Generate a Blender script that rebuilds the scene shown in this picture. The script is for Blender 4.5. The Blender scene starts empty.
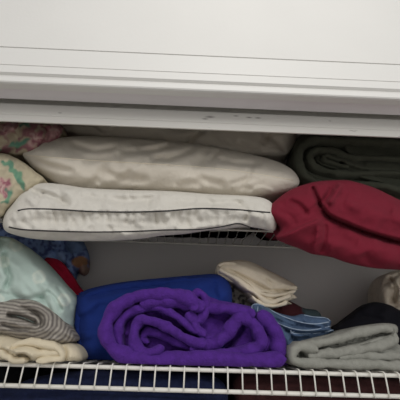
import bpy, bmesh, math, random
import numpy as np
from mathutils import Vector, Matrix, noise
from mathutils.geometry import delaunay_2d_cdt

S = bpy.context.scene
C = S.collection
random.seed(4)
EYE = 1.55                     # camera height above the floor

# ------------------------------------------------------------------ camera
FPX = 320.0
PITCH = math.atan(142 / FPX); YAW = math.radians(-1.0); ROLL = math.radians(1.75)
cam_d = bpy.data.cameras.new('camera'); cam = bpy.data.objects.new('camera', cam_d); C.objects.link(cam)
cam_d.sensor_width = 36; cam_d.lens = 36 * FPX / 400; cam_d.clip_start = 0.02
ROT = Matrix.Rotation(YAW, 4, 'Z') @ Matrix.Rotation(math.pi / 2 + PITCH, 4, 'X') @ Matrix.Rotation(ROLL, 4, 'Z')
cam.matrix_world = Matrix.Translation((0, 0, EYE)) @ ROT
S.camera = cam

# ------------------------------------------------------------------ world, lights, exposure
wd = bpy.data.worlds.new('room_light'); S.world = wd; wd.use_nodes = True
wd.node_tree.nodes['Background'].inputs[0].default_value = (1.0, 0.985, 0.975, 1)
wd.node_tree.nodes['Background'].inputs[1].default_value = 0.62

def area(name, loc, target, sx, sy, power, col):
    l = bpy.data.lights.new(name, 'AREA'); l.shape = 'RECTANGLE'; l.size = sx; l.size_y = sy
    l.energy = power; l.color = col
    o = bpy.data.objects.new(name, l); C.objects.link(o); o.location = loc
    o.rotation_euler = (Vector(target) - Vector(loc)).to_track_quat('-Z', 'Y').to_euler()
    return o
area('ceiling_lamp_light', (0.15, -0.45, 2.42), (0.0, 0.6, 1.6), 0.45, 0.45, 5.2, (1.0, 0.98, 0.95))
area('window_daylight', (2.1, -0.9, 1.9), (0.0, 0.6, 1.65), 1.0, 1.1, 4.5, (0.93, 0.97, 1.0))

S.view_settings.view_transform = 'Standard'; S.view_settings.look = 'None'
S.view_settings.gamma = 1; S.view_settings.exposure = 0.0
S.view_settings.use_curve_mapping = False

# ------------------------------------------------------------------ helpers
def W(px, py, Y):
    """world point that stands at depth Y (metres in front of the eye) in the direction of a picture point"""
    d = ROT.to_3x3() @ Vector(((px - 200) / FPX, -(py - 200) / FPX, -1))
    t = Y / d.y
    return Vector((d.x * t, Y, EYE + d.z * t))

def tag(o, label=None, cat=None, group=None, kind=None):
    if label: o['label'] = label
    if cat: o['category'] = cat
    if group: o['group'] = group
    if kind: o['kind'] = kind
    return o

def empty(name, loc):
    o = bpy.data.objects.new(name, None); C.objects.link(o); o.location = loc
    o.empty_display_size = 0.05
    return o

def link(name, verts, faces, mat, parent=None, cols=None, smooth=True):
    me = bpy.data.meshes.new(name)
    me.from_pydata([tuple(v) for v in verts], [], faces)
    if cols is not None:
        a = me.attributes.new('Col', 'FLOAT_COLOR', 'POINT')
        a.data.foreach_set('color', [c for q in cols for c in (q[0], q[1], q[2], 1.0)])
    bm = bmesh.new(); bm.from_mesh(me); bmesh.ops.recalc_face_normals(bm, faces=bm.faces); bm.to_mesh(me); bm.free()
    if smooth: me.polygons.foreach_set('use_smooth', [True] * len(me.polygons))
    me.materials.append(mat)
    o = bpy.data.objects.new(name, me); C.objects.link(o)
    if parent:
        o.parent = parent
        o.matrix_parent_inverse = Matrix.Translation(-parent.location) if parent.type == 'EMPTY' else Matrix.Identity(4)
    return o

class Geo:
    def __init__(s): s.v = []; s.f = []; s.c = []
    def add(s, v, f, c=None):
        b = len(s.v); s.v += list(v); s.f += [tuple(i + b for i in q) for q in f]
        s.c += list(c) if c is not None else [(1, 1, 1)] * len(v)
    def box(s, a, b):
        x0, y0, z0 = a; x1, y1, z1 = b
        s.add([(x0,y0,z0),(x1,y0,z0),(x1,y1,z0),(x0,y1,z0),(x0,y0,z1),(x1,y0,z1),(x1,y1,z1),(x0,y1,z1)],
              [(0,3,2,1),(4,5,6,7),(0,1,5,4),(1,2,6,5),(2,3,7,6),(3,0,4,7)])
    def tube(s, pts, r, n=8, c=(1,1,1)):
        pts = [Vector(p) for p in pts]; v = []; f = []
        ref = None
        for i, p in enumerate(pts):
            t = (pts[min(i+1, len(pts)-1)] - pts[max(i-1, 0)]).normalized()
            if ref is None: ref = t.orthogonal().normalized()
            ref = (ref - t * ref.dot(t)).normalized(); bi = t.cross(ref)
            rr = r[i] if isinstance(r, (list, tuple)) else r
            for k in range(n):
                a = 2 * math.pi * k / n
                v.append(p + ref * (rr * math.cos(a)) + bi * (rr * math.sin(a)))
        for i in range(len(pts) - 1):
            for k in range(n):
                f.append((i*n+k, i*n+(k+1) % n, (i+1)*n+(k+1) % n, (i+1)*n+k))
        f.append(tuple(range(n))[::-1]); f.append(tuple(range((len(pts)-1)*n, len(pts)*n)))
        s.add(v, f, [c] * len(v))
    def profile(s, prof, x0, x1):
        """extrude a closed (y, z) profile along x"""
        n = len(prof)
        s.add([(x0, y, z) for y, z in prof] + [(x1, y, z) for y, z in prof],
              [(i, (i+1) % n, n+(i+1) % n, n+i) for i in range(n)] + [tuple(range(n))[::-1], tuple(range(n, 2*n))])
    def build(s, name, mat, parent=None, smooth=False, cols=False):
        return link(name, s.v, s.f, mat, parent, s.c if cols else None, smooth)

def spline(pts, step, closed=False):
    P = [np.array(p, float) for p in pts]; n = len(P); out = []
    rng = n if closed else n - 1
    for i in range(rng):
        if closed: a, b, c, d = P[(i-1) % n], P[i], P[(i+1) % n], P[(i+2) % n]
        else: a, b, c, d = P[max(i-1, 0)], P[i], P[i+1], P[min(i+2, n-1)]
        L = np.linalg.norm(c - b); m = max(2, int(L / step) + 1)
        for k in range(m):
            t = k / m
            out.append(0.5 * ((2*b) + (-a+c)*t + (2*a-5*b+4*c-d)*t*t + (-a+3*b-3*c+d)*t**3))
    if not closed: out.append(P[-1])
    return np.array(out)

def seg_dist(Q, P, closed=False):
    """unsigned distance of points Q to polyline P, the side and the arc position"""
    A = P; B = np.roll(P, -1, axis=0)
    if not closed: A = P[:-1]; B = P[1:]
    best = np.full(len(Q), 1e9); side = np.zeros(len(Q)); arc = np.zeros(len(Q))
    L = np.linalg.norm(B - A, axis=1); cum = np.concatenate([[0], np.cumsum(L)]); tot = cum[-1]
    for i, (a, b) in enumerate(zip(A, B)):
        ab = b - a; l2 = ab @ ab
        if l2 < 1e-9: continue
        t = np.clip(((Q - a) @ ab) / l2, 0, 1)
        r = Q - a - t[:, None] * ab
        d = np.hypot(r[:, 0], r[:, 1])
        cr = ab[0] * (Q[:, 1] - a[1]) - ab[1] * (Q[:, 0] - a[0])
        m = d < best
        best[m] = d[m]; side[m] = np.sign(cr[m]); arc[m] = (cum[i] + t[m] * L[i]) / tot
    return best, side, arc

def inside(Q, P):
    r = np.zeros(len(Q), bool); n = len(P); x = Q[:, 0]; y = Q[:, 1]
    for i in range(n):
        a = P[i]; b = P[(i+1) % n]
        if a[1] == b[1]: continue
        c = ((a[1] > y) != (b[1] > y)) & (x < (b[0]-a[0]) * (y-a[1]) / (b[1]-a[1]) + a[0])
        r ^= c
    return r

class Soft:
    """A soft body of cloth: a closed outline inflated to the front by H and to the back by D,
    with folds. marks: ('crease', pts, depth, width), ('ridge', pts, height, width),
    ('step', pts, height, reach) raises the right-hand side of the line."""
    def __init__(s, outline, Y, H, D, R=20, p=2.0, marks=(), wr=(), blur=14, step=1.7, floor=None, lip=None, colf=None, seed=0, edge=0.0, ceil=None, gain=1.5, rump=None):
        s.gain = gain
        s.Y, s.H, s.D, s.R, s.p, s.wr, s.seed, s.floor, s.lip, s.colf = Y, H, D, R, p, wr, seed, floor, lip, colf
        s.ceil = ceil
        s.B = spline(outline, step * 1.1, True)
        if edge:
            for q in s.B:
                q += np.array([noise.noise(Vector((q[0]/7, q[1]/7, seed+9))), noise.noise(Vector((q[0]/7, q[1]/7, seed+19)))]) * edge
        s.marks = [(k, spline(pts, 2.5), a, w) for k, pts, a, w in marks]
        if rump:          # many small random folds: (count, length, depth, width, angle, spread)
            rn = random.Random(seed*17+3); n_, L_, a_, w_, an_, sp_ = rump
            lo, hi = s.B.min(0), s.B.max(0); k_ = 0
            while k_ < n_:
                c = np.array([rn.uniform(lo[0], hi[0]), rn.uniform(lo[1], hi[1])])
                if not inside(c[None], s.B)[0]: continue
                k_ += 1
                an = math.radians(an_ + rn.uniform(-sp_, sp_)); L = L_ * rn.uniform(.5, 1.4); bend = rn.uniform(-.25, .25) * L
                u = np.array([math.cos(an), math.sin(an)]); v = np.array([-u[1], u[0]])
                s.marks.append((rn.choice(('crease', 'crease', 'ridge', 'step')), spline([c-u*L/2, c+v*bend, c+u*L/2], 2.5), a_*rn.uniform(.4, 1.2), w_*rn.uniform(.7, 1.5)))
        mn = np.floor(s.B.min(0)) - 3; mx = np.ceil(s.B.max(0)) + 3
        s.mn = mn; nx, ny = int(mx[0]-mn[0]), int(mx[1]-mn[1])
        gx, gy = np.meshgrid(np.arange(nx)+mn[0], np.arange(ny)+mn[1])
        Q = np.stack([gx.ravel(), gy.ravel()], 1)
        d, _, _ = seg_dist(Q, s.B, True); d[~inside(Q, s.B)] = 0
        T = np.clip(d / R, 0, 1).reshape(ny, nx)
        for _ in range(blur):
            Tp = np.pad(T, 1, mode='edge')
            T = (Tp[1:-1, 1:-1]*2 + Tp[:-2, 1:-1] + Tp[2:, 1:-1] + Tp[1:-1, :-2] + Tp[1:-1, 2:]) / 6
        s.T = T; s.blur_r = max(1.0, 1.2 * math.sqrt(blur)); s.step = step
    def height(s, Q):
        d, _, _ = seg_dist(Q, s.B, True); d[~inside(Q, s.B)] = 0
        td = np.clip(d / s.R, 0, 1)
        x = np.clip(Q[:, 0]-s.mn[0], 0, s.T.shape[1]-1.001); y = np.clip(Q[:, 1]-s.mn[1], 0, s.T.shape[0]-1.001)
        i = x.astype(int); j = y.astype(int); fx = x-i; fy = y-j
        tb = (s.T[j, i]*(1-fx)+s.T[j, i+1]*fx)*(1-fy) + (s.T[j+1, i]*(1-fx)+s.T[j+1, i+1]*fx)*fy
        w = np.clip(d / s.blur_r, 0, 1)
        t = np.clip(td*(1-w) + tb*w, 0, 1)
        h0 = (1-(1-t)**s.p)**(1/s.p)
        h = h0 * s.H
        fade = np.clip(d / 4.0, 0, 1)
        for k, P, a, w in s.marks:
            a = a * s.gain; dd, sd, arc = seg_dist(Q, P)
            ef = np.clip(np.minimum(arc, 1-arc) * 7, 0, 1) ** .6
            if k == 'crease': h -= a * np.exp(-(dd/w)**2) * ef * fade
            elif k == 'ridge': h += a * np.exp(-(dd/w)**2) * ef * fade
            else:
                sg = dd * sd
                h += a * (1/(1+np.exp(-np.clip(sg/0.8, -30, 30)))) * np.exp(-np.abs(dd)/w) * ef * fade
                h -= 0.35 * a * (sg < 0) * np.exp(-np.abs(dd)/3.0) * ef * fade
        for q in range(len(Q)):
            v = 0
            for n_, (a, lx, ly, ang) in enumerate(s.wr):
                ca, sa = math.cos(math.radians(ang)), math.sin(math.radians(ang))
                u = (Q[q, 0]*ca + Q[q, 1]*sa)/lx; vv = (-Q[q, 0]*sa + Q[q, 1]*ca)/ly
                v += 1.5 * a * noise.noise(Vector((u, vv, s.seed + n_*7.3)))
            h[q] += v * fade[q]
        return h, h0
    def clampz(s, P):
        if s.floor is not None and (s.lip is None or P.y > s.lip): P.z = max(P.z, s.floor)
        if s.ceil is not None: P.z = min(P.z, s.ceil)
        return P
    def surf(s, px, py, lift=0.0):
        h, _ = s.height(np.array([[px, py]], float))
        return s.clampz(W(px, py, s.Y - h[0] - lift))
    def surf_many(s, pts, lift=0.0):
        h, _ = s.height(np.array(pts, float))
        return [s.clampz(W(p[0], p[1], s.Y - hh - lift)) for p, hh in zip(pts, h)]
    def geo(s, g=None):
        g = g or Geo()
        B = s.B; st = s.step
        mn, mx = B.min(0), B.max(0)
        tang = np.roll(B, -1, 0) - np.roll(B, 1, 0)
        nrm = np.stack([-tang[:, 1], tang[:, 0]], 1); nrm /= np.maximum(np.linalg.norm(nrm, axis=1), 1e-6)[:, None]
        if not inside(B[:1] + nrm[:1]*0.4, B)[0]: nrm = -nrm
        pts = []
        for off in (0.35, 1.0):
            R_ = B + nrm*off
            d, _, _ = seg_dist(R_, B, True)
            pts.append(R_[inside(R_, B) & (d > off*0.8)])
        xs = np.arange(mn[0], mx[0], st); ys = np.arange(mn[1], mx[1], st)
        gx, gy = np.meshgrid(xs, ys); gx[1::2] += st/2
        Q = np.stack([gx.ravel(), gy.ravel()], 1); d, _, _ = seg_dist(Q, B, True)
        pts.append(Q[inside(Q, B) & (d > 1.0 + st*0.6)])
        A = np.concatenate([B] + pts)
        nb = len(B)
        r = delaunay_2d_cdt([Vector((float(a), float(b))) for a, b in A], [(i, (i+1) % nb) for i in range(nb)], [], 1, 1e-4)
        V2 = np.array([[v.x, v.y] for v in r[0]]); F = r[2]
        # keep faces inside the outline only
        cen = np.array([V2[list(f)].mean(0) for f in F]); ok = inside(cen, B)
        F = [f for f, o in zip(F, ok) if o]
        dist, _, _ = seg_dist(V2, B, True); bd = dist < 1e-3
        h, h0 = s.height(V2)
        front = []; back = []; idx = {}
        for i, (q, hh, t0) in enumerate(zip(V2, h, h0)):
            hh = 0 if bd[i] else hh
            front.append(s.clampz(W(q[0], q[1], s.Y - hh)))
        cols = [s.colf(q[0], q[1]) for q in V2] if s.colf else [(1, 1, 1)]*len(V2)
        bi = {}
        for i in range(len(V2)):
            if bd[i]: bi[i] = i
            else:
                bi[i] = len(V2) + len(back)
                p = W(V2[i][0], V2[i][1], s.Y); p.y += s.D * h0[i] ** .7
                n1 = noise.noise(Vector((V2[i][0]/14, V2[i][1]/14, s.seed+50))) * 0.006
                p.y += n1 * h0[i]
                back.append(s.clampz(p))
        fr = [tuple(f) for f in F]; bk = [tuple(bi[i] for i in reversed(f)) for f in F]
        cb = [cols[i] for i in range(len(V2)) if not bd[i]]
        g.add(front + back, fr + bk, cols + cb)
        return g
    def build(s, name, mat, parent=None): return s.geo().build(name, mat, parent, True, s.colf is not None)

def roll(g, pts, thick, Yf, Yb, col=(1, 1, 1), wob=0.004, seed=0, yfun=None, floor=None, step=1.6, K=9, lip=None):
    """a thick layer of cloth folded along a line; its rounded front fold faces the room"""
    P = spline(pts, step); n = len(P)
    yf0 = Yf
    Wp = []
    seglen = np.concatenate([[0], np.cumsum(np.linalg.norm(np.diff(P, axis=0), axis=1))]); tot = seglen[-1]
    mpp = (W(201, 300, Yf) - W(200, 300, Yf)).length
    v = []; f = []
    for i in range(n):
        a = seglen[i]
        q = P[i]
        yf = Yf + wob * noise.noise(Vector((q[0]/11, q[1]/11, seed))) * 2 + (yfun(a/tot) if yfun else 0)
        c = W(q[0], q[1], yf)
        q1 = P[min(i+1, n-1)]; q0 = P[max(i-1, 0)]
        t = (W(q1[0], q1[1], Yf) - W(q0[0], q0[1], Yf)); t.y = 0; t.normalize()
        nn = Vector((-t.z, 0, t.x))
        hw = thick * mpp / 2 * (1 + 0.45 * noise.noise(Vector((q[0]/13, q[1]/13, seed+5))))
        e = min(a, tot - a) / (thick / 2)
        if e < 1: hw *= max(0.12, math.sqrt(max(0, 1 - (1-e)**2)))
        prof = [(-1.0, None)]
        for k in range(K):
            an = math.pi * k / (K-1)
            prof.append((-math.cos(an), (1 - math.sin(an)) * hw * 1.15))
        prof.append((1.0, None))
        for u, yy in prof:
            p = c + nn * (hw * u * (1.0 if yy is not None else 0.9))
            p.y = Yb if yy is None else yf + yy
            w3 = noise.noise_vector(p * 34 + Vector((seed, 0, 0))) * 0.0030 + noise.noise_vector(p * 95 + Vector((0, seed, 0))) * 0.0013
            p += w3
            if floor is not None and (lip is None or p.y > lip): p.z = max(p.z, floor)
            v.append(p)
    m = K + 2
    for i in range(n-1):
        for k in range(m-1):
            f.append((i*m+k, i*m+k+1, (i+1)*m+k+1, (i+1)*m+k))
        f.append((i*m+m-1, i*m, (i+1)*m, (i+1)*m+m-1))
    f.append(tuple(range(m))); f.append(tuple(range((n-1)*m, n*m))[::-1])
    g.add(v, f, [col]*len(v))

# ------------------------------------------------------------------ materials
def srgb(r, g, b):
    f = lambda c: (c/255/12.92) if c/255 <= .04045 else ((c/255+.055)/1.055)**2.4
    return (f(r), f(g), f(b))

def mat(name, col, rough=0.9, bump=0.0, scale=300, sheen=0.0, vcol=False, var=0.0, vscale=20, spec=0.3, stretch=None, metal=0.0, blur2=0.0, scale2=60):
    m = bpy.data.materials.new(name); m.use_nodes = True
    nt = m.node_tree; b = nt.nodes['Principled BSDF']
    b.inputs['Roughness'].default_value = rough; b.inputs['Metallic'].default_value = metal
    b.inputs['Specular IOR Level'].default_value = spec
    b.inputs['Sheen Weight'].default_value = sheen; b.inputs['Sheen Roughness'].default_value = 0.45
    b.inputs['Sheen Tint'].default_value = tuple(min(1, c*1.6+.08) for c in col) + (1,)
    tc = nt.nodes.new('ShaderNodeTexCoord')
    src = None
    if vcol:
        a = nt.nodes.new('ShaderNodeAttribute'); a.attribute_name = 'Col'; src = a.outputs['Color']
    if var > 0:
        nz = nt.nodes.new('ShaderNodeTexNoise'); nz.inputs['Scale'].default_value = vscale; nz.inputs['Detail'].default_value = 5
        nt.links.new(tc.outputs['Object'], nz.inputs['Vector'])
        mr = nt.nodes.new('ShaderNodeMapRange'); mr.inputs[1].default_value = .3; mr.inputs[2].default_value = .7
        mr.inputs[3].default_value = 1-var; mr.inputs[4].default_value = 1+var
        nt.links.new(nz.outputs['Fac'], mr.inputs[0])
        mx = nt.nodes.new('ShaderNodeVectorMath'); mx.operation = 'SCALE'
        if src: nt.links.new(src, mx.inputs[0])
        else: mx.inputs[0].default_value = col
        nt.links.new(mr.outputs[0], mx.inputs['Scale']); src = mx.outputs[0]
    if src: nt.links.new(src, b.inputs['Base Color'])
    else: b.inputs['Base Color'].default_value = tuple(col) + (1,)
    if bump > 0:
        nz = nt.nodes.new('ShaderNodeTexNoise'); nz.inputs['Scale'].default_value = scale; nz.inputs['Detail'].default_value = 4
        v = tc.outputs['Object']
        if stretch:
            mp = nt.nodes.new('ShaderNodeMapping'); mp.inputs['Scale'].default_value = stretch
            nt.links.new(v, mp.inputs[0]); v = mp.outputs[0]
        nt.links.new(v, nz.inputs['Vector'])
        bp = nt.nodes.new('ShaderNodeBump'); bp.inputs['Strength'].default_value = bump; bp.inputs['Distance'].default_value = 0.002
        nt.links.new(nz.outputs['Fac'], bp.inputs['Height']); last = bp
        if blur2 > 0:
            n2 = nt.nodes.new('ShaderNodeTexNoise'); n2.inputs['Scale'].default_value = scale2; n2.inputs['Detail'].default_value = 3
            n2.inputs['Distortion'].default_value = .6
            nt.links.new(v, n2.inputs['Vector'])
            b2 = nt.nodes.new('ShaderNodeBump'); b2.inputs['Strength'].default_value = blur2; b2.inputs['Distance'].default_value = 0.006
            nt.links.new(n2.outputs['Fac'], b2.inputs['Height']); nt.links.new(bp.outputs[0], b2.inputs['Normal']); last = b2
        nt.links.new(last.outputs[0], b.inputs['Normal'])
    return m

M = {}
M['wall'] = mat('white_wall_paint', srgb(219, 218, 214), .75, .12, 160, var=.015, vscale=6)
M['casing'] = mat('white_gloss_trim_paint', srgb(219, 218, 214), .5, .05, 60, spec=.5)
M['jamb'] = mat('old_grey_white_jamb_paint', srgb(221, 217, 218), .6, .08, 80, var=.04, vscale=8)
M['closet'] = mat('closet_grey_paint', srgb(200, 196, 193), .85, .1, 120, var=.02, vscale=5)
M['floor'] = mat('beige_carpet', srgb(200, 196, 192), 1, .6, 500, var=.15, vscale=200)
M['wire'] = mat('white_vinyl_coated_wire', srgb(236, 233, 224), .4, spec=.5)
M['wire_grey'] = mat('shaded_vinyl_coated_wire', srgb(205, 200, 190), .45, spec=.5)

# track: worn enamel with dark scuffs
mt = mat('worn_track_enamel', srgb(196, 195, 190), .5, .05, 60, spec=.5); M['track'] = mt
nt = mt.node_tree; bs = nt.nodes['Principled BSDF']
tc = nt.nodes.new('ShaderNodeTexCoord'); mp = nt.nodes.new('ShaderNodeMapping'); mp.inputs['Scale'].default_value = (28, 20, 110)
nz = nt.nodes.new('ShaderNodeTexNoise'); nz.inputs['Scale'].default_value = 1; nz.inputs['Detail'].default_value = 4
rp = nt.nodes.new('ShaderNodeValToRGB'); rp.color_ramp.elements[0].position = .70; rp.color_ramp.elements[1].position = .80
rp.color_ramp.elements[0].color = srgb(198, 196, 190) + (1,); rp.color_ramp.elements[1].color = srgb(120, 114, 108) + (1,)
nt.links.new(tc.outputs['Object'], mp.inputs[0]); nt.links.new(mp.outputs[0], nz.inputs['Vector'])
nt.links.new(nz.outputs['Fac'], rp.inputs[0]); nt.links.new(rp.outputs[0], bs.inputs['Base Color'])

last = rp.outputs[0]
for px_, py_, r_ in ((210, 117, .009), (205, 119, .006), (249, 117.5, .006), (236, 116, .005), (258, 118, .006), (60, 113, .004), (330, 121, .003)):
    d_ = nt.nodes.new('ShaderNodeVectorMath'); d_.operation = 'DISTANCE'; c_ = W(px_, py_, .510)
    sc_ = nt.nodes.new('ShaderNodeVectorMath'); sc_.operation = 'MULTIPLY'; sc_.inputs[1].default_value = (1, 1, 3.2)
    nt.links.new(tc.outputs['Object'], sc_.inputs[0]); nt.links.new(sc_.outputs[0], d_.inputs[0]); d_.inputs[1].default_value = (c_.x, c_.y, c_.z*3.2)
    m_ = nt.nodes.new('ShaderNodeMapRange'); m_.inputs[1].default_value = r_*1.4; m_.inputs[2].default_value = 0; m_.inputs[3].default_value = 0; m_.inputs[4].default_value = .8
    nt.links.new(d_.outputs['Value'], m_.inputs[0])
    x_ = nt.nodes.new('ShaderNodeMix'); x_.data_type = 'RGBA'; x_.inputs[7].default_value = srgb(70, 64, 62) + (1,)
    nt.links.new(m_.outputs[0], x_.inputs[0]); nt.links.new(last, x_.inputs[6]); last = x_.outputs[2]
nt.links.new(last, bs.inputs['Base Color'])

# ------------------------------------------------------------------ the setting
XL, XR = -0.80, 0.80           # closet side walls
YC = 0.45                      # face of the casing
YB = 0.952                     # back wall
zc = lambda py, Y: W(200, py, Y).z
Z_OPEN = zc(90, YC + .004)     # underside of the head of the opening
YJ = .498                      # back edge of the jamb board, the track slot behind it
Z_CASE = zc(55, YC)            # top of the casing
TOP = 2.44

g = Geo(); g.box((-1.6, YC+.018, Z_OPEN), (1.6, YJ, TOP)); g.box((-1.6, YJ, Z_OPEN+.022), (1.6, .527, TOP)); g.box((-1.6, YC+.0015, Z_CASE+.0013), (1.6, YC+.018, TOP)); tag(g.build('wall_front', M['wall']), kind='structure')
g = Geo(); g.box((-1.6, YC+.018, 0), (XL+.02, .527, Z_OPEN)); tag(g.build('wall_front_left', M['wall']), kind='structure')
g = Geo(); g.box((XR-.02, YC+.018, 0), (1.6, .527, Z_OPEN)); tag(g.build('wall_front_right', M['wall']), kind='structure')
g = Geo(); g.box((-1.6, YB, 0), (1.6, YB+.1, TOP)); tag(g.build('wall_back', M['closet']), kind='structure')
g = Geo(); g.box((XL-.1, .527, 0), (XL, YB, TOP)); tag(g.build('wall_left', M['closet']), kind='structure')
g = Geo(); g.box((XR, .527, 0), (XR+.1, YB, TOP)); tag(g.build('wall_right', M['closet']), kind='structure')
g = Geo(); g.box((XL-.1, .527, TOP), (XR+.1, YB+.1, TOP+.05)); tag(g.build('ceiling', M['closet']), kind='structure')
g = Geo(); g.box((-3, -3, -.05), (3, YB+.1, 0)); tag(g.build('floor', M['floor']), kind='structure')

# moulded casing above the opening: flat board, groove, raised band, cove, bead
z1, z2, z3, z4 = zc(73.3, YC), zc(82, YC), zc(84, YC), zc(90, YC)
prof = [(YC+.018, Z_CASE), (YC+.004, Z_CASE), (YC+.001, Z_CASE-.002), (YC, Z_CASE-.004), (YC, z1+.0015), (YC+.003, z1+.0005), (YC+.003, z1-.0005),
        (YC-.001, z1-.0015), (YC-.002, z1-.003), (YC-.002, z2+.002), (YC+.001, z2), (YC+.003, z2-.001), (YC+.004, z3),
        (YC+.003, z3-.0005), (YC+.001, z3-.002), (YC+.0005, z4+.003), (YC+.002, z4+.001), (YC+.005, z4), (YC+.018, z4)]
g = Geo(); g.profile(prof, -1.2, 1.2); tag(g.build('trim_1', M['casing']), kind='structure')
# flat jamb board lining the head of the opening
g = Geo(); g.box((XL+.02, YC+.012, Z_OPEN-.0012), (XR-.02, YJ, Z_OPEN)); tag(g.build('trim_2', M['jamb']), kind='structure')
for n_, (xa, xb) in enumerate(((XL+.0, XL+.02), (XR-.02, XR))):
    g = Geo(); g.box((xa, YC+.018, 0), (xb, .527, Z_OPEN)); tag(g.build('trim_%d' % (n_+3), M['jamb']), kind='structure')
# side casings
for n_, (xa, xb) in enumerate(((XL-.06, XL+.015), (XR-.015, XR+.06))):
    g = Geo(); g.box((xa, YC, 0), (xb, YC+.018, Z_OPEN)); tag(g.build('trim_%d' % (n_+5), M['casing']), kind='structure')

# ------------------------------------------------------------------ sliding door track
t = empty('door_track', (0, .53, Z_OPEN))
YT = .510
zt0 = zc(111.5, YT); ztm = zc(122, YT); zt1 = zc(128, YT)
g = Geo()
g.profile([(YT, zt0), (YT-.0004, ztm), (YT+.0008, ztm-.0015), (YT+.003, zt1), (YT+.006, zt1), (YT+.006, zt1+.004), (YT+.002, zt1+.006), (YT+.002, zt0)], XL+.021, XR-.021)
g.build('fascia', M['track'], t)
g = Geo(); g.box((XL+.021, YJ+.001, Z_OPEN+.019), (XR-.021, .5255, Z_OPEN+.0215))
g.box((XL+.021, .5235, zt1+.008), (XR-.021, .5255, Z_OPEN+.019)); g.box((XL+.021, YT+.001, ztm-.001), (XR-.021, .5245, ztm+.001))
g.build('channel', M['track'], t)
tag(t, 'scuffed white metal sliding door track fixed under the closet opening head', 'door track')

# ------------------------------------------------------------------ wire shelves
LIPY = .640
ZL = W(200, 367, LIPY).z        # deck of lower shelf
LIPU = .640
ZU = W(200, 243, YB-.01).z        # deck of upper shelf
def wire_shelf(Yl, zd, x_first, label, lip_h=.0365, lean=.001):
    t = empty('wire_shelf', (0, (Yl+YB)/2, zd))
    pitch = .0254
    n0 = int(math.ceil((XL + .01 - x_first) / pitch)); n1 = int((XR - .01 - x_first) / pitch)
    me = None
    for k in range(n0, n1+1):
        x = x_first + k*pitch
        pts = [(0, YB-.012, zd), (0, Yl+.02, zd), (0, Yl-.001, zd+.0006), (0, Yl-.0045, zd-.001), (0, Yl-.006, zd-.005), (0, Yl-.006-lean*.5, zd-lip_h*.5), (0, Yl-.006-lean, zd-lip_h-.003)]
        if me is None:
            g = Geo(); g.tube(pts, .0014, 7)
            o = g.build('wire', M['wire'], t, True); o.matrix_parent_inverse = Matrix.Identity(4)
            me = o.data
            for v in me.vertices: v.co.y -= t.location.y; v.co.z -= t.location.z
            o.location = (x, 0, 0)
        else:
            o = bpy.data.objects.new('wire', me); C.objects.link(o); o.parent = t; o.location = (x, 0, 0)
    g = Geo(); g.tube([(XL+.003, Yl+.001, zd-.0046), (XR-.003, Yl+.001, zd-.0046)], .0036, 10); g.build('top_rail', M['wire'], t, True)
    g = Geo(); g.tube([(XL+.003, Yl-lean-.0012, zd-lip_h), (XR-.003, Yl-lean-.0012, zd-lip_h)], .0036, 10); g.build('bottom_rail', M['wire'], t, True)
    g = Geo(); g.tube([(XL+.003, YB-.012, zd-.0045), (XR-.003, YB-.012, zd-.0045)], .0028, 8); g.build('back_rail', M['wire'], t, True)
    g = Geo(); g.tube([(XL+.003, (Yl+YB)/2, zd-.0045), (XR-.003, (Yl+YB)/2, zd-.0045)], .0028, 8); g.build('middle_rail', M['wire'], t, True)
    tag(t, label, 'shelf', 'wire closet shelves')
    return t
wire_shelf(LIPY, ZL, W(199, 364, LIPY).x, 'white wire shelf whose bare front lip crosses the bottom of the view')
wire_shelf(LIPU, ZU, W(199, 364, LIPY).x, 'upper wire shelf holding the pillows, its front lip shaded under them')
Z3 = ZL - .316
wire_shelf(LIPY, Z3, W(199, 364, LIPY).x, 'lowest wire shelf below the navy and brown blankets')
FL = ZL + .0022; FU = ZU + .0022; F3 = Z3 + .0022
lipL = LIPY - .012; lipU = LIPU - .010

def soft_thing(name, s, m, label, cat, group=None):
    o = s.build(name, m); tag(o, label, cat, group); return o

def as_thing(name, label, cat, loc, group=None):
    t = empty(name, loc); tag(t, label, cat, group); return t

def line_part(name, s, pts, r, m, parent, lift=0.0, step=2.0):
    P = spline(pts, step)
    g = Geo(); g.tube(s.surf_many(P, lift), r, 6); return g.build(name, m, parent, True)

# ------------------------------------------------------------------ upper shelf
M['cream'] = mat('cream_pillow_cotton', srgb(212, 204, 190), .9, .25, 420, sheen=.1, var=.03, vscale=12, blur2=.35, scale2=45)
M['whitep'] = mat('white_pillow_cotton', srgb(210, 206, 197), .85, .25, 420, sheen=.1, var=.025, vscale=14, blur2=.5, scale2=55)
M['backp'] = mat('old_white_pillow_cotton', srgb(216, 208, 194), .9, .2, 420, var=.03, blur2=.3, scale2=40)
M['pipe'] = mat('dark_grey_piping', srgb(52, 50, 52), .8)
M['seam'] = mat('cream_seam_thread', srgb(222, 212, 192), .9)

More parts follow.
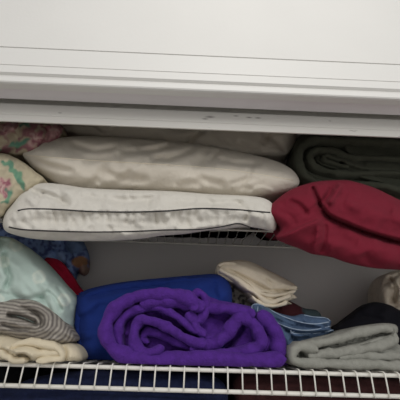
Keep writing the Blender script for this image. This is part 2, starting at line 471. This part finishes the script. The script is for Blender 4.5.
# pillow at the back, top of the stack
s = Soft([(60,124),(90,118),(160,116),(240,118),(285,124),(296,134),(292,148),(280,157),(240,154),(200,149),(150,145),(100,139),(70,134)], 0.723, .035, .19, R=15, wr=((.006,40,16,8),(.003,16,10,30)),
         marks=[('crease',[(205,128),(190,140),(184,150)],.008,3),('crease',[(270,132),(262,145)],.006,3)], seed=1, rump=(12, 26, 0.004, 3, 20, 40))
t = as_thing('pillow', 'plain off-white pillow, topmost of the stack, mostly hidden behind the track', 'pillow', (0,.78,FU+.17), 'bed pillows on the upper shelf')
s.build('pillow_body', M['backp'], t)
g = Geo(); pts = [s.surf(293,132,.002), s.surf(297,133,.004)+Vector((.004,-.003,0)), s.surf(299,136,.004)+Vector((.008,-.004,-.002))]
p = W(297,133,.70); g.add([p+Vector(v) for v in ((0,0,.004),(.009,-.003,.003),(.013,-.005,-.004),(.003,0,-.006),(0,.0015,.004),(.009,-.0015,.003),(.013,-.0035,-.004),(.003,.0015,-.006))],
     [(0,1,2,3),(7,6,5,4),(0,4,5,1),(1,5,6,2),(2,6,7,3),(3,7,4,0)]); o = g.build('care_tag', M['whitep'], t); o['label'] = 'small white tag on the pillow corner'

# cream pillow
s = Soft([(22,153),(30,149),(46,141),(66,137),(92,136),(130,138),(170,141),(205,145),(240,152),(270,159),(290,168),(299,179),(297,187),(284,193),(262,196),(235,197),
          (200,194),(160,191),(120,189),(88,189),(62,185),(44,176),(30,165)], 0.648, .055, .25, R=26, p=1.8, wr=((.006,55,18,12),(.002,24,9,-22),(.0008,11,6,35)),
         marks=[('crease',[(70,143),(95,150),(118,146)],.006,3),('crease',[(120,152),(150,150),(176,143)],.007,3.2),('crease',[(150,160),(175,156),(196,148)],.006,3),
                ('step',[(24,154),(60,157),(110,161),(170,165),(230,170),(292,180)],.002,9),('crease',[(215,158),(235,163),(262,164)],.005,3),('crease',[(30,157),(50,166),(75,172)],.005,3.5),
                ('crease',[(190,172),(205,180),(225,184)],.004,4),('crease',[(100,170),(120,178),(150,180)],.004,4)],
         gain=2.0, seed=2, rump=(26, 34, 0.0035, 3.5, -25, 30), ceil=None)
t = as_thing('pillow', 'cream cotton pillow with a plain front seam, between two paler pillows', 'pillow', (0,.74,FU+.1), 'bed pillows on the upper shelf')
s.build('pillow_body', M['cream'], t)
line_part('seam', s, [(25,155),(60,158),(110,161.5),(170,165),(230,170),(293,180)], .0011, M['seam'], t, .0004)

# white gusset pillow with dark piping
pk = []
for x in range(18, 268, 9):
    pk.append(('crease', [(x+random.uniform(-2,2), 211), (x+random.uniform(-2,3), 216), (x+random.uniform(-3,4), 221+random.uniform(0,6))], random.uniform(.0015,.004), 2.0))
s = Soft([(3,221),(6,212),(12,204),(18,196),(26,188),(38,183),(60,184),(88,188),(130,190),(170,191),(210,194),(250,196),(268,200),(276,210),(277,222),(274,231),(262,229),(246,227),
          (225,229),(205,231),(185,234),(160,236),(140,239),(110,241),(70,241),(35,239),(12,234),(4,229)], 0.612, .042, .29, R=24, p=2.3, wr=((.005,34,14,0),(.003,14,9,70),(.0015,7,5,20)),
         marks=pk+[('crease',[(30,190),(52,196),(70,206)],.007,3),('crease',[(80,195),(120,200),(160,198)],.006,3.5),('crease',[(170,199),(210,203),(250,202)],.005,3),
                   ('ridge',[(5,212),(60,210),(140,211),(200,208),(262,211)],.0028,3.2),('ridge',[(6,229),(60,231),(130,233),(200,229),(240,225)],.0035,3.2),('crease',[(8,221),(80,221),(150,222),(250,219)],.0022,3.5),
                   ('crease',[(238,203),(248,212),(244,222)],.006,2.5)],
         floor=FU, lip=.616, gain=1.9, seed=3, rump=(40, 14, 0.0025, 2, 70, 60))
t = as_thing('pillow', 'white gusseted pillow with dark piping lines lying directly on the wire shelf', 'pillow', (0,.74,FU), 'bed pillows on the upper shelf')
s.build('pillow_body', M['whitep'], t)
line_part('piping', s, [(18,210.5),(30,208.8),(60,209.5),(90,211.5),(130,212),(165,211),(200,208.5),(235,209.5),(258,211.5),(270,212.5)], .0013, M['pipe'], t, .001)
line_part('piping', s, [(9,227),(22,229.5),(50,231),(90,232),(130,231.5),(165,230),(200,229.3),(225,226),(238,223.5),(250,227),(262,229)], .0013, M['pipe'], t, .001)

# floral cushions at left
CR, PK, GN, RD = srgb(196,182,150), srgb(178,128,132), srgb(88,130,112), srgb(142,84,98)
def mixc(a, b, f): f = max(0, min(1, f)); return tuple(x*(1-f)+y*f for x, y in zip(a, b))
def petal(px, py, cx, cy, r, seed):
    dx, dy = px-cx, py-cy; an = math.atan2(dy, dx); d = math.hypot(dx, dy)
    rr = r*(1+.18*math.sin(an*5+seed))
    return d/rr
def leaf(px, py, cx, cy, L, w, ang):
    a = math.radians(ang); u = (px-cx)*math.cos(a)+(py-cy)*math.sin(a); v = -(px-cx)*math.sin(a)+(py-cy)*math.cos(a)
    return math.hypot(u/L, v/w)
def floral(flowers, leaves, base, blotch=None):
    def f(px, py):
        w_ = noise.noise_vector(Vector((px/7, py/7, 6)))*5.0 + noise.noise_vector(Vector((px/3, py/3, 2)))*1.2
        px, py = px+w_.x, py+w_.y
        n = noise.noise(Vector((px/5, py/5, 3)))
        c = mixc(base, srgb(198,188,160), .5+.8*n)
        if blotch:
            k = noise.noise(Vector((px/9+4, py/8, 8)))
            c = mixc(c, blotch, (k+.12)*4)
        for cx, cy, L, w, a in leaves:
            d = leaf(px, py, cx, cy, L, w, a) + .25*n
            if d < 1.1: c = mixc(c, mixc(GN, srgb(120,160,130), .5+n), (1.1-d)*2.6)
        for cx, cy, r, sd in flowers:
            d = petal(px, py, cx, cy, r, sd) + .15*n
            if d < 1.1:
                q = mixc(RD, PK, .5+.5*math.sin(d*9+2*math.sin(3*math.atan2(py-cy, px-cx))))
                c = mixc(c, mixc(q, srgb(206,180,170), .25+n), (1.1-d)*2.6)
        return c
    return f
M['vc'] = mat('printed_cotton', (1,1,1), .9, .25, 400, vcol=True, var=.04, vscale=30, blur2=.2, scale2=50)
M['vc'].node_tree.nodes['Principled BSDF'].inputs['Sheen Tint'].default_value = (1,1,1,1)
s = Soft([(-45,116),(0,116),(40,118),(60,124),(63,134),(52,145),(36,153),(22,156),(0,154),(-45,152)], 0.658, .045, .22, R=18,
         wr=((.004,20,12,0),), marks=[('crease',[(44,124),(47,136),(40,148)],.008,2.5),('crease',[(0,152),(18,150),(30,142)],.003,3)],
         colf=floral([(38,140,11,1),(-14,130,10,2),(9,128,8,5),(54,131,9,3)], [(19,144,12,4,-18),(27,124,6,3,20),(-6,150,8,4,10)], srgb(160,142,122), srgb(142,100,104)), seed=4, rump=(14, 16, 0.003, 2.5, 20, 60))
s.step = 1.2
soft_thing('floral_cushion', s, M['vc'], 'rose and green floral cushion, upper of two, tucked under the track at left', 'cushion', 'floral cushions')
s = Soft([(-45,152),(0,153),(14,157),(26,164),(36,172),(44,180),(30,192),(18,200),(7,210),(-2,218),(-45,226)], 0.612, .035, .25, R=20,
         wr=((.004,20,14,30),), marks=[('crease',[(14,158),(24,172),(22,190)],.003,4)],
         colf=floral([(2,186,9,1),(-22,170,10,4)], [(14,172,15,3.5,55),(8,196,10,4,-55),(6,163,8,3.5,20),(20,182,9,3,70)], srgb(172,162,140)), seed=5, rump=(14, 16, 0.003, 2.5, 40, 60), floor=FU, lip=.618)
s.step = 1.2
soft_thing('floral_cushion', s, M['vc'], 'pale yellow floral cushion with a pink rose, lower one, left of white pillow', 'cushion', 'floral cushions')

# dark green blanket: folded end with an inner roll
M['green'] = mat('dark_green_fleece', srgb(76,78,66), .95, .5, 500, sheen=.12, var=.08, vscale=60)
s = Soft([(293,150),(296,140),(306,133),(330,128),(380,126),(430,128),(430,212),(400,206),(375,196),(350,192),(328,190),(310,184),(299,172),(294,162)], 0.705, .035, .16, R=20, wr=((.005,40,14,12),(.003,16,9,0)),
         marks=[('crease',[(312,148),(304,152),(304,162),(312,171),(330,176),(350,177),(380,186),(420,196)],.010,1.8),
                ('crease',[(310,148),(324,148),(342,152),(352,158),(390,160),(430,164)],.010,1.9),
                ('step',[(430,178),(395,172),(365,170),(345,164),(330,158)],.008,10),
                ('crease',[(316,153),(312,160),(320,167),(336,171)],.010,1.8),('crease',[(322,157),(332,162),(345,165)],.014,2.2),
                ('ridge',[(306,146),(300,158),(306,172),(325,181),(350,184)],.006,4),('crease',[(330,136),(370,140),(420,142)],.005,3)], gain=2.2, seed=6, rump=(14, 34, 0.004, 3, 12, 20))
g = s.geo()
roll(g, [(430,196),(400,188),(372,183),(345,185),(325,183),(309,176),(301,165),(300,152),(306,142),(318,138),(340,138),(380,139),(430,142)], 10, .648, .85, seed=31, wob=.002)
roll(g, [(430,176),(395,172),(360,172),(335,171),(318,166),(311,158),(313,150),(324,148),(340,151),(354,156),(390,157),(430,161)], 8, .654, .85, seed=32, wob=.002)
roll(g, [(350,165),(335,163),(324,158),(328,155),(340,160)], 5, .66, .8, seed=33, wob=.001)
tag(g.build('blanket', M['green'], None, True), 'dark green folded blanket lying on the maroon blanket at upper right', 'blanket')

# maroon blanket
M['maroon'] = mat('maroon_fleece', srgb(114,26,44), .95, .5, 450, sheen=.2, var=.07, vscale=40)
s = Soft([(267,209),(276,200),(290,190),(306,184),(320,181),(340,180),(352,181),(375,188),(400,200),(430,212),(430,272),(400,270),(372,268),(348,263),(330,257),(312,254),(300,249),
          (284,243),(276,238),(280,228),(272,220),(266,214)], 0.610, .05, .29, R=24, step=1.25, wr=((.005,40,16,20),(.002,18,9,-20),(.0006,6,6,0)),
         marks=[('crease',[(316,202),(322,208),(328,216),(345,224),(370,234),(400,242),(425,247)],.018,2.2),
                ('step',[(318,202),(328,216),(350,226),(400,242),(425,247)],-.012,14),
                ('crease',[(312,186),(316,196),(322,208)],.012,2),('step',[(276,238),(290,232),(306,224),(322,218)],.010,9),
                ('step',[(311,254),(315,240),(317,226)],.006,5),('crease',[(326,224),(325,240),(319,256)],.004,2),
                ('ridge',[(341,183),(336,194),(328,204)],.009,3),('crease',[(332,186),(328,195),(322,204)],.007,3),
                ('crease',[(288,200),(300,206),(308,216)],.006,3),('crease',[(277,210),(290,216),(296,226)],.004,3),('ridge',[(345,200),(375,214),(405,224)],.006,8)],
         floor=FU, lip=.614, gain=1.7, seed=7, rump=(22, 34, 0.003, 4.5, 25, 30))
soft_thing('blanket', s, M['maroon'], 'crumpled maroon fleece blanket overhanging the upper shelf beside the white pillow', 'blanket')

# ------------------------------------------------------------------ lower shelf, back row first
# crumpled blue printed cloth behind the mint comforter
def blueprint(px, py):
    c = srgb(118,140,184)
    k = noise.noise(Vector((px/4, py/4, 1)))
    c = mixc(c, srgb(76,88,130), (k+.05)*4)
    d = math.hypot((px-56)/9, (py-258)/6)
    c = mixc(c, srgb(140,164,206), (1.15-d)*5)
    d = math.hypot((px-75)/10, (py-246)/8)
    c = mixc(c, srgb(98,118,152), (1.1-d)*4)
    d = math.hypot((px-80)/8.5, (py-262)/5.5) + .2*k
    c = mixc(c, srgb(150,110,80), (1.1-d)*6)
    d = math.hypot((px-84)/5, (py-271)/6) + .2*k
    c = mixc(c, srgb(142,116,104), (1.1-d)*6)
    return c
s = Soft([(-10,234),(30,230),(60,232),(78,236),(85,246),(88,258),(87,270),(82,275),(76,272),(70,300),(60,364),(-10,364)], 0.893, .03, .05, R=10,
         wr=((.006,12,8,30),(.003,6,5,0)), marks=[('crease',[(44,244),(52,252),(66,268)],.008,2),('crease',[(62,238),(68,250),(72,262)],.009,2),('step',[(72,250),(80,258),(87,270)],.006,5)],
         colf=blueprint, seed=8, rump=(20, 14, 0.006, 2.2, 30, 70), floor=FL)
s.step = 1.3
soft_thing('cloth', s, M['vc'], 'crumpled blue printed cloth with a tan patch, behind the mint comforter', 'cloth')
M['red'] = mat('red_cotton', srgb(176,24,56), .9, .3, 400, sheen=.1, var=.05)
s = Soft([(44,262),(52,258),(62,262),(70,272),(79,286),(88,300),(86,340),(64,364),(46,364),(44,300)], 0.853, .028, .03, R=9,
         wr=((.004,10,18,50),), marks=[('crease',[(58,262),(70,280),(80,296)],.006,2)], seed=9, rump=(8, 20, 0.004, 2, 50, 20), floor=FL)
soft_thing('cloth', s, M['red'], 'red cloth sticking up between the mint comforter and the royal blue blanket', 'cloth')

# mint comforter with ring print
MI = srgb(184,202,194)
def mint(px, py):
    c = MI
    for cx, cy, r in ((39,277,6.2),(16,245,6),(-2,300,6),(64,300,6),(4,262,5)):
        q = math.hypot(px-cx, (py-cy)*1.0) + noise.noise(Vector((px/3, py/3, 0)))*1.2; d = abs(q - r*.8)
        c = mixc(c, srgb(214,222,210), min(.75, max(0, (2.6-d)*.5)))
        if q < r*.8: c = mixc(c, srgb(198,212,203), .6)
    return c
s = Soft([(-45,236),(-10,236),(8,237),(20,242),(35,253),(50,268),(61,281),(70,291),(76,301),(74,316),(72,345),(68,365),(-45,365)], 0.722, .07, .11, R=26,
         wr=((.008,30,18,45),(.003,12,7,50)), marks=[('crease',[(6,250),(4,262),(10,278),(4,290)],.010,3),('crease',[(0,292),(25,300),(50,296)],.008,4),
                ('crease',[(46,290),(56,300),(62,312)],.006,2.2),('crease',[(56,286),(66,298),(72,310)],.006,2.2),('crease',[(40,296),(48,306),(52,318)],.005,2.2),('crease',[(8,238),(-2,250),(-4,262)],.008,3),
                ('ridge',[(12,244),(30,262),(52,284)],.006,6)],
         colf=mint, seed=10, rump=(26, 24, 0.004, 2.6, 50, 35), floor=FL)
s.step = 1.3
soft_thing('comforter', s, M['vc'], 'pale mint comforter printed with white rings, bulging at the left end', 'comforter')

# grey striped towel
def stripes(px, py):
    a = np.array([-40, 312.0]); b = np.array([33, 320.0]); q = np.array([px, py])
    ab = b-a; t_ = max(0, min(1, ((q-a) @ ab)/(ab @ ab))); r = np.linalg.norm((q-a-t_*ab)*np.array([.8, 1.0]))
    r += 1.6*noise.noise(Vector((px/12, py/12, 2)))
    v = math.sin(2*math.pi*r/3.4)
    return mixc(srgb(112,106,102), srgb(172,166,156), .5+.6*v+.3*noise.noise(Vector((px/3,py/3,7))))
s = Soft([(-45,300),(0,301),(12,299),(28,299),(42,303),(54,311),(64,321),(73,333),(75,340),(64,344),(45,344),(20,340),(0,335),(-45,332)], 0.668, .045, .07, R=16,
         wr=((.003,18,8,10),), marks=[('crease',[(6,315),(20,317),(33,322),(38,326)],.014,2.2),('crease',[(18,306),(34,312),(42,322),(40,330)],.008,1.8),
                ('crease',[(0,324),(16,328),(30,330)],.007,1.8),('ridge',[(28,302),(44,310),(50,324),(46,336)],.005,4)], colf=stripes, gain=2.0, seed=11, rump=(14, 18, 0.003, 2, 20, 40), floor=FL)
s.step = 1.0
soft_thing('towel', s, M['vc'], 'grey and cream striped towel, folded, resting on the cream rolled towel', 'towel')

# cream rolled towel
M['ctowel'] = mat('cream_towel', srgb(218,206,180), .95, .5, 380, sheen=.15, var=.04, vscale=40)
s = Soft([(-45,331),(0,332),(14,335),(30,339),(50,343),(62,342),(72,343),(80,349),(83,357),(80,362),(72,364),(50,365),(-45,365)], 0.673, .045, .08, R=15,
         wr=((.003,18,8,10),(.001,6,6,0)), marks=[('crease',[(-10,350),(6,354),(14,360),(20,364)],.010,1.8),('crease',[(10,356),(12,349),(22,344),(34,342)],.006,1.8),
                ('step',[(35,362),(26,354),(12,352),(0,346)],.009,6),('crease',[(16,356),(24,355),(30,360)],.010,1.6),('crease',[(62,346),(66,354),(64,362)],.004,3)], gain=2.2, seed=12, rump=(20, 18, 0.003, 2, 10, 50), floor=FL)
g = s.geo()
kw = dict(floor=FL, lip=lipL, wob=.0015)
roll(g, [(-45,352),(-20,350),(0,354),(12,360),(24,362)], 7, .624, .70, seed=51, **kw)
roll(g, [(14,354),(12,348),(20,343),(33,342),(48,345),(58,350),(60,358),(50,361),(36,361)], 7.5, .626, .70, seed=52, **kw)
roll(g, [(24,352),(32,350),(38,354),(34,359)], 5, .630, .70, seed=53, **kw)
tag(g.build('towel', M['ctowel'], None, True), 'cream rolled towel lying on the wire shelf at its left end', 'towel')

# royal blue blanket
M['royal'] = mat('royal_blue_fleece', srgb(26,50,122), .95, .4, 450, sheen=.2, var=.06, vscale=40)
s = Soft([(74,318),(74,305),(77,297),(86,290),(105,285),(130,281),(160,278),(195,275),(214,274),(224,277),(231,287),(232,305),(230,350),(215,365),(95,365),(82,356),(76,338)], 0.748, .045, .14, R=16,
         wr=((.005,30,14,-10),(.002,10,8,0)), marks=[('crease',[(84,300),(100,294),(130,288),(170,284)],.004,4),('crease',[(216,280),(214,290),(218,300)],.005,3)], seed=13, rump=(14, 30, 0.003, 3, -12, 25), floor=FL)
t = as_thing('blanket', 'royal blue blanket folded behind the purple fleece blanket', 'blanket', (-.05,.78,FL))
g = s.geo(); roll(g, [(80,346),(79,330),(79,312),(84,298),(100,291),(130,286),(165,283),(200,281),(218,282)], 9, .716, .86, seed=61, wob=.002, floor=FL)
g.build('folded_body', M['royal'], t, True)
g = Geo()
B = [p for p in spline([(88,350),(80,342),(75,330),(73.5,318),(73.5,306),(76,298),(82,292.5)], 3.4)]
for q in B:
    c = W(q[0], q[1], .741); g.tube([c+Vector((-.0035,0,.0)), c+Vector((.0,-.001,.0)), c+Vector((.006,0,0))], [.0012,.0019,.0013], 6)
o = g.build('stitched_edge', M['royal'], t, True); o['label'] = 'whip-stitched blue edge'

# black and white patterned cloth under the cream one
def bwp(px, py):
    k = noise.noise(Vector((px/3.5, py/3.0, 5)))
    return mixc(srgb(150,144,136), srgb(60,58,60), (k-.02)*7)
s = Soft([(222,283),(232,280),(246,286),(258,298),(290,306),(312,318),(312,364),(222,364)], 0.808, .03, .11, R=10, wr=((.005,10,8,30),),
         marks=[('crease',[(228,292),(238,298),(250,300)],.006,2)], colf=bwp, seed=14, rump=(20, 12, 0.004, 2, 40, 60), floor=FL)
s.step = 1.2
soft_thing('cloth', s, M['vc'], 'grey and white patterned cloth crumpled between the royal blue and cream cloths', 'cloth')

# dark red cloth with teal end
def dred(px, py): return mixc(srgb(66,26,32), srgb(62,76,80), (px-302+2*noise.noise(Vector((px/4,py/4,1))))*.5)
s = Soft([(270,303),(280,299),(290,301),(304,308),(316,310),(321,315),(320,322),(300,325),(272,322)], 0.768, .02, .05, R=8, wr=((.003,12,8,0),),
         marks=[('crease',[(279,301),(279,310)],.004,1.5),('crease',[(302,309),(304,318)],.004,1.5)], colf=dred, seed=15, floor=FL)
s.step = 1.2
soft_thing('cloth', s, M['vc'], 'dark red cloth with a teal end lying behind the denim', 'cloth')

# cream folded cloth
M['cfold'] = mat('cream_linen', srgb(224,212,190), .92, .4, 420, var=.05, vscale=30)
s = Soft([(216,268),(219,263),(226,261),(242,260),(254,263),(268,270),(282,277),(294,284),(298,289),(293,293),(297,298),(288,301),(292,304),(278,305),(268,308),(262,305),(252,299),
          (244,291),(234,284),(222,279),(217,274)], 0.753, .035, .10, R=12, wr=((.003,20,6,32),(.0015,8,5,20)),
         marks=[('step',[(218,270),(230,275),(240,281),(252,290),(266,301)],-.010,6),('step',[(297,289),(285,286),(270,280),(252,272),(236,266)],.004,8),
                ('crease',[(296,291),(284,291),(270,290),(255,283),(240,275),(226,268)],.009,1.3),('crease',[(294,297),(284,297),(274,297),(262,292)],.009,1.2),('crease',[(290,302),(278,302),(270,303)],.007,1.1),
                ('crease',[(222,268),(236,277),(250,288)],.005,1.6)], seed=16, rump=(14, 24, 0.0025, 1.8, 30, 15))
s.step = 1.3
g = s.geo()
for P_, th, yy in (([(220,269),(231,275),(243,283),(256,293),(266,301),(276,301),(292,295)], 4.5, .711), ([(218,265),(226,263),(240,266),(256,275),(270,284),(284,288),(297,288)], 4.0, .722),
                   ([(226,273),(238,279),(252,288),(268,295),(282,295),(296,291)], 3.6, .713), ([(252,296),(262,303),(274,305),(288,302)], 4.0, .712)):
    roll(g, P_, th, yy, .80, seed=th, wob=.001, step=1.3, K=7)
tag(g.build('cloth', M['cfold'], None, True), 'cream cloth folded in layers lying above the denim, in front of the bare wall', 'cloth')

# denim, folded with pale hems
M['denim'] = mat('blue_denim', srgb(76,96,124), .92, .5, 500, var=.14, vscale=60)
M['hem'] = mat('pale_denim_hem', srgb(160,176,194), .9)
s = Soft([(250,312),(252,305),(257,303),(264,306),(276,312),(292,316),(302,314),(312,316),(324,317),(331,321),(330,328),(334,331),(320,337),(302,343),(294,352),(284,350),(274,334),(262,322)], 0.718, .04, .07, R=11,
         wr=((.003,18,6,14),), marks=[('step',[(330,328),(318,328),(300,326),(280,318),(262,308)],-.008,5),('crease',[(264,310),(280,321),(300,327),(330,328)],.007,1.5),('crease',[(284,330),(300,333),(318,333),(332,331)],.008,1.4),
                ('crease',[(272,318),(286,330),(296,342)],.006,1.6),('crease',[(290,338),(302,338),(320,335)],.006,1.3),('crease',[(257,305),(262,314),(272,324)],.006,1.5)], gain=2.0, seed=17, rump=(24, 20, 0.003, 1.8, 14, 35))
s.step = 1.2
t = as_thing('denim_garment', 'folded blue denim garment with pale frayed hems beside the purple blanket', 'clothing', (.15,.75,FL))
s.build('folded_body', M['denim'], t)
for P_, r_ in (([(253,312),(252,306),(257,304),(266,307),(278,314),(296,321),(314,324),(329,322)],.0010), ([(262,312),(276,322),(294,329),(312,330),(331,326)],.0009), ([(290,333),(304,334),(320,333),(333,330)],.0009),
               ([(304,315),(314,317),(326,318),(330,321)],.0009), ([(258,306),(258,312),(264,318)],.0009)):
    line_part('hem', s, P_, r_, M['hem'], t, .0006)
g = Geo(); c = s.surf(292,331,.002)
for a in range(6):
    g.tube([c+Vector((.003*math.cos(a),-.001,.003*math.sin(a))), c+Vector((.004*math.cos(a+1),-.003,.003*math.sin(a+1.2)))], .001, 5)
o = g.build('knot', M['hem'], t, True)

# beige crinkled thing at right end
M['satin'] = mat('crinkled_beige_satin', srgb(196,184,166), .45, .3, 200, spec=.5, var=.12, vscale=30, blur2=.8, scale2=70)
s = Soft([(379,290),(382,278),(390,272),(410,268),(440,268),(440,364),(385,364),(380,305)], 0.823, .05, .1, R=16, wr=((.009,12,14,-30),(.004,6,6,10)),
         marks=[('crease',[(388,276),(396,288),(394,304)],.012,2),('crease',[(404,270),(402,284),(408,300)],.012,2)], seed=18, rump=(26, 16, 0.008, 2.2, -50, 60), floor=FL)
s.step = 1.3
soft_thing('fabric_bundle', s, M['satin'], 'crinkled shiny beige bundle at the right end above the black garment', 'bundle')

# black garment
M['black'] = mat('black_knit', srgb(20,20,28), .95, .4, 450, sheen=.05)
s = Soft([(334,330),(342,322),(355,312),(366,304),(376,302),(390,305),(405,312),(440,318),(440,364),(330,364)], 0.763, .035, .06, R=14, wr=((.005,16,9,-30),),
         marks=[('crease',[(356,314),(368,316),(384,320)],.005,2)], seed=19, floor=FL)
soft_thing('garment', s, M['black'], 'black garment heaped behind the grey folded sweater', 'clothing')

# grey folded sweater
M['grey'] = mat('heather_grey_knit', srgb(146,146,138), .95, .6, 420, sheen=.12, var=.10, vscale=120)
s = Soft([(289,354),(291,346),(298,342),(312,338),(330,334),(348,329),(366,325),(384,323),(396,325),(398,332),(394,338),(402,346),(430,352),(430,374),(390,372),(350,370),(310,369),(298,367),(291,362)], 0.692, .036, .13, R=15,
         wr=((.003,30,8,5),(.001,7,5,0)), marks=[('step',[(397,331),(382,333),(366,338),(345,343),(322,346)],-.009,7),('crease',[(396,332),(380,335),(362,341),(340,346),(318,348),(306,349)],.009,1.6),
                ('crease',[(300,350),(305,357),(318,361),(350,361),(400,365),(425,367)],.010,1.6),('crease',[(292,346),(300,350),(301,358)],.007,1.6),('crease',[(336,338),(356,334),(376,330)],.005,2),
                ('crease',[(402,348),(396,342),(390,340)],.005,1.5)], gain=2.6, seed=20, rump=(14, 24, 0.003, 2.4, -5, 30), floor=FL, lip=lipL)
s.step = 1.4
g = s.geo()
kw = dict(floor=FL, lip=lipL, wob=.002)
roll(g, [(318,350),(303,346),(296,350),(294,358),(303,363),(330,364),(370,365),(405,367),(432,369)], 9, .640, .80, seed=41, **kw)
roll(g, [(300,350),(312,345),(330,341),(350,336),(370,331),(388,328),(394,331)], 8, .650, .80, seed=42, **kw)
roll(g, [(308,356),(330,354),(360,350),(385,345),(397,339),(394,334)], 9, .646, .80, seed=43, **kw)
roll(g, [(340,358),(380,356),(430,358)], 9, .648, .80, seed=44, **kw)
tag(g.build('sweater', M['grey'], None, True), 'heather grey knitted sweater folded at the right front of the shelf', 'clothing')

# purple fleece blanket: loosely rolled end
M['purple'] = mat('purple_fleece', srgb(80,40,132), .95, .9, 330, sheen=.3, var=.13, vscale=110, blur2=.35, scale2=120)
g = Geo()
s = Soft([(112,348),(106,330),(110,314),(122,302),(140,294),(165,292),(192,291),(200,290),(206,294),(220,300),(240,304),(256,308),(268,315),(280,330),(288,344),(289,358),(284,366),(240,368),(150,366),(122,362)], 0.712, .030, .05, R=12,
         wr=((.005,22,12,-10),(.0015,6,6,0)),
         marks=[('crease',[(206,320),(222,324),(234,316),(241,306)],.004,3),
                ('crease',[(268,318),(266,332),(264,346),(256,354)],.018,2.0),
                ('crease',[(200,346),(214,350),(228,344),(238,332),(244,320)],.020,4.0),
                ('ridge',[(243,318),(256,322),(264,336),(260,350),(240,357),(216,354)],.018,5),
                ('ridge',[(270,318),(280,332),(285,350)],.020,8),('ridge',[(262,312),(274,322),(282,340)],.008,5),
                ('ridge',[(196,338),(210,338),(226,338),(236,328),(241,318)],.012,4),
                ('crease',[(205,312),(225,318),(245,312)],.008,3),('ridge',[(205,306),(228,310),(255,313)],.006,4),
                ('crease',[(150,320),(170,330),(196,345)],.012,8),('crease',[(190,350),(205,358),(240,362),(280,362)],.008,2)], seed=21, rump=(16, 16, 0.004, 2.6, 0, 90), floor=FL, lip=lipL)
s.step = 1.4
s.geo(g)
kw = dict(floor=FL, lip=lipL)
# outer layer: along the shelf, round the left side and over the top
roll(g, [(287,359),(250,361),(215,359),(185,360),(155,361),(130,358),(112,350),(104,336),(105,321),(113,308),(127,299),(145,294),(165,293),(182,295),(192,300),(196,310)], 13, 0.633, 0.723, seed=1, **kw)
# second layer
roll(g, [(121,348),(117,334),(121,320),(133,310),(148,307),(162,309),(176,316),(188,326),(198,332)], 8.5, 0.648, 0.713, seed=2, **kw)
# inner loop
roll(g, [(206,344),(192,341),(178,334),(166,326),(152,321),(141,319),(134,326),(133,339),(137,350),(147,353),(158,350),(161,345)], 9, 0.638, 0.713, seed=3, **kw)
roll(g, [(198,350),(184,345),(170,339),(158,334),(147,331),(143,338),(149,343)], 7.5, 0.659, 0.703, seed=4, **kw)
roll(g, [(186,312),(194,320),(198,330),(206,337)], 9, 0.649, 0.703, seed=5, **kw)
# fold at the middle top
roll(g, [(193,296),(200,292),(206,300),(205,312),(196,322)], 9, 0.651, 0.703, seed=6, **kw)
roll(g, [(190,350),(204,346),(216,343),(227,335),(234,324),(241,317),(250,320),(259,330),(262,342),(254,351),(240,355),(222,356),(206,354)], 13, .651, .72, seed=7, **kw)
roll(g, [(258,313),(270,321),(278,334),(281,348),(280,358)], 15, .652, .72, seed=8, **kw)
roll(g, [(140,303),(158,300),(178,300),(195,304),(204,310)], 14, .642, .72, seed=11, **kw)
roll(g, [(204,306),(222,308),(240,310),(256,314)], 10, .655, .72, seed=9, **kw)
o = g.build('blanket', M['purple'], None, True)
tag(o, 'bright purple fleece blanket loosely rolled at the front of the lower shelf', 'blanket')

# ------------------------------------------------------------------ below the lower shelf
M['navy'] = mat('navy_terry', srgb(24,32,62), .95, 1.0, 260, sheen=.1, var=.25, vscale=90)
M['brown'] = mat('dark_brown_terry', srgb(54,26,26), .95, 1.0, 260, sheen=.08, var=.2, vscale=90)
s = Soft([(-45,398),(10,386),(30,379),(52,374),(90,371),(150,372),(200,375),(220,380),(227,392),(228,420),(226,600),(-45,600)], 0.688, .035, .10, R=22,
         wr=((.005,60,10,2),(.002,12,8,0)), marks=[('crease',[(20,396),(90,392),(160,395),(224,397)],.005,2),('crease',[(-40,430),(100,428),(226,430)],.012,3),('crease',[(-40,466),(100,464),(226,466)],.012,3)], seed=22, floor=F3, ceil=ZL-.012)
soft_thing('towel', s, M['navy'], 'stacked navy towel below the lower wire shelf, left side', 'towel')
s = Soft([(233,392),(236,378),(246,373),(290,373),(350,375),(420,378),(450,380),(450,600),(246,600),(238,420)], 0.693, .035, .2, R=22,
         wr=((.005,60,10,2),(.002,12,8,0)), marks=[('crease',[(240,394),(320,398),(430,402)],.005,2),('crease',[(236,436),(320,436),(440,440)],.012,3)], seed=23, floor=F3, ceil=ZL-.012)
soft_thing('towel', s, M['brown'], 'dark brown towel below the lower wire shelf, right side', 'towel')

M['gap_dark'] = mat('gap_shade_black', srgb(16,16,20), .95, .4, 300)  # added black filler: keeps the gap behind the navy towel as dark as shade
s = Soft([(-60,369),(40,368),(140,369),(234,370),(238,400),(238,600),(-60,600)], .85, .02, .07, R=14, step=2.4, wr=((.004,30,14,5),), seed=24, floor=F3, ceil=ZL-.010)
soft_thing('garment', s, M['gap_dark'], 'added black filler standing in for the shade in the gap behind the navy towel below the lower shelf', 'clothing')
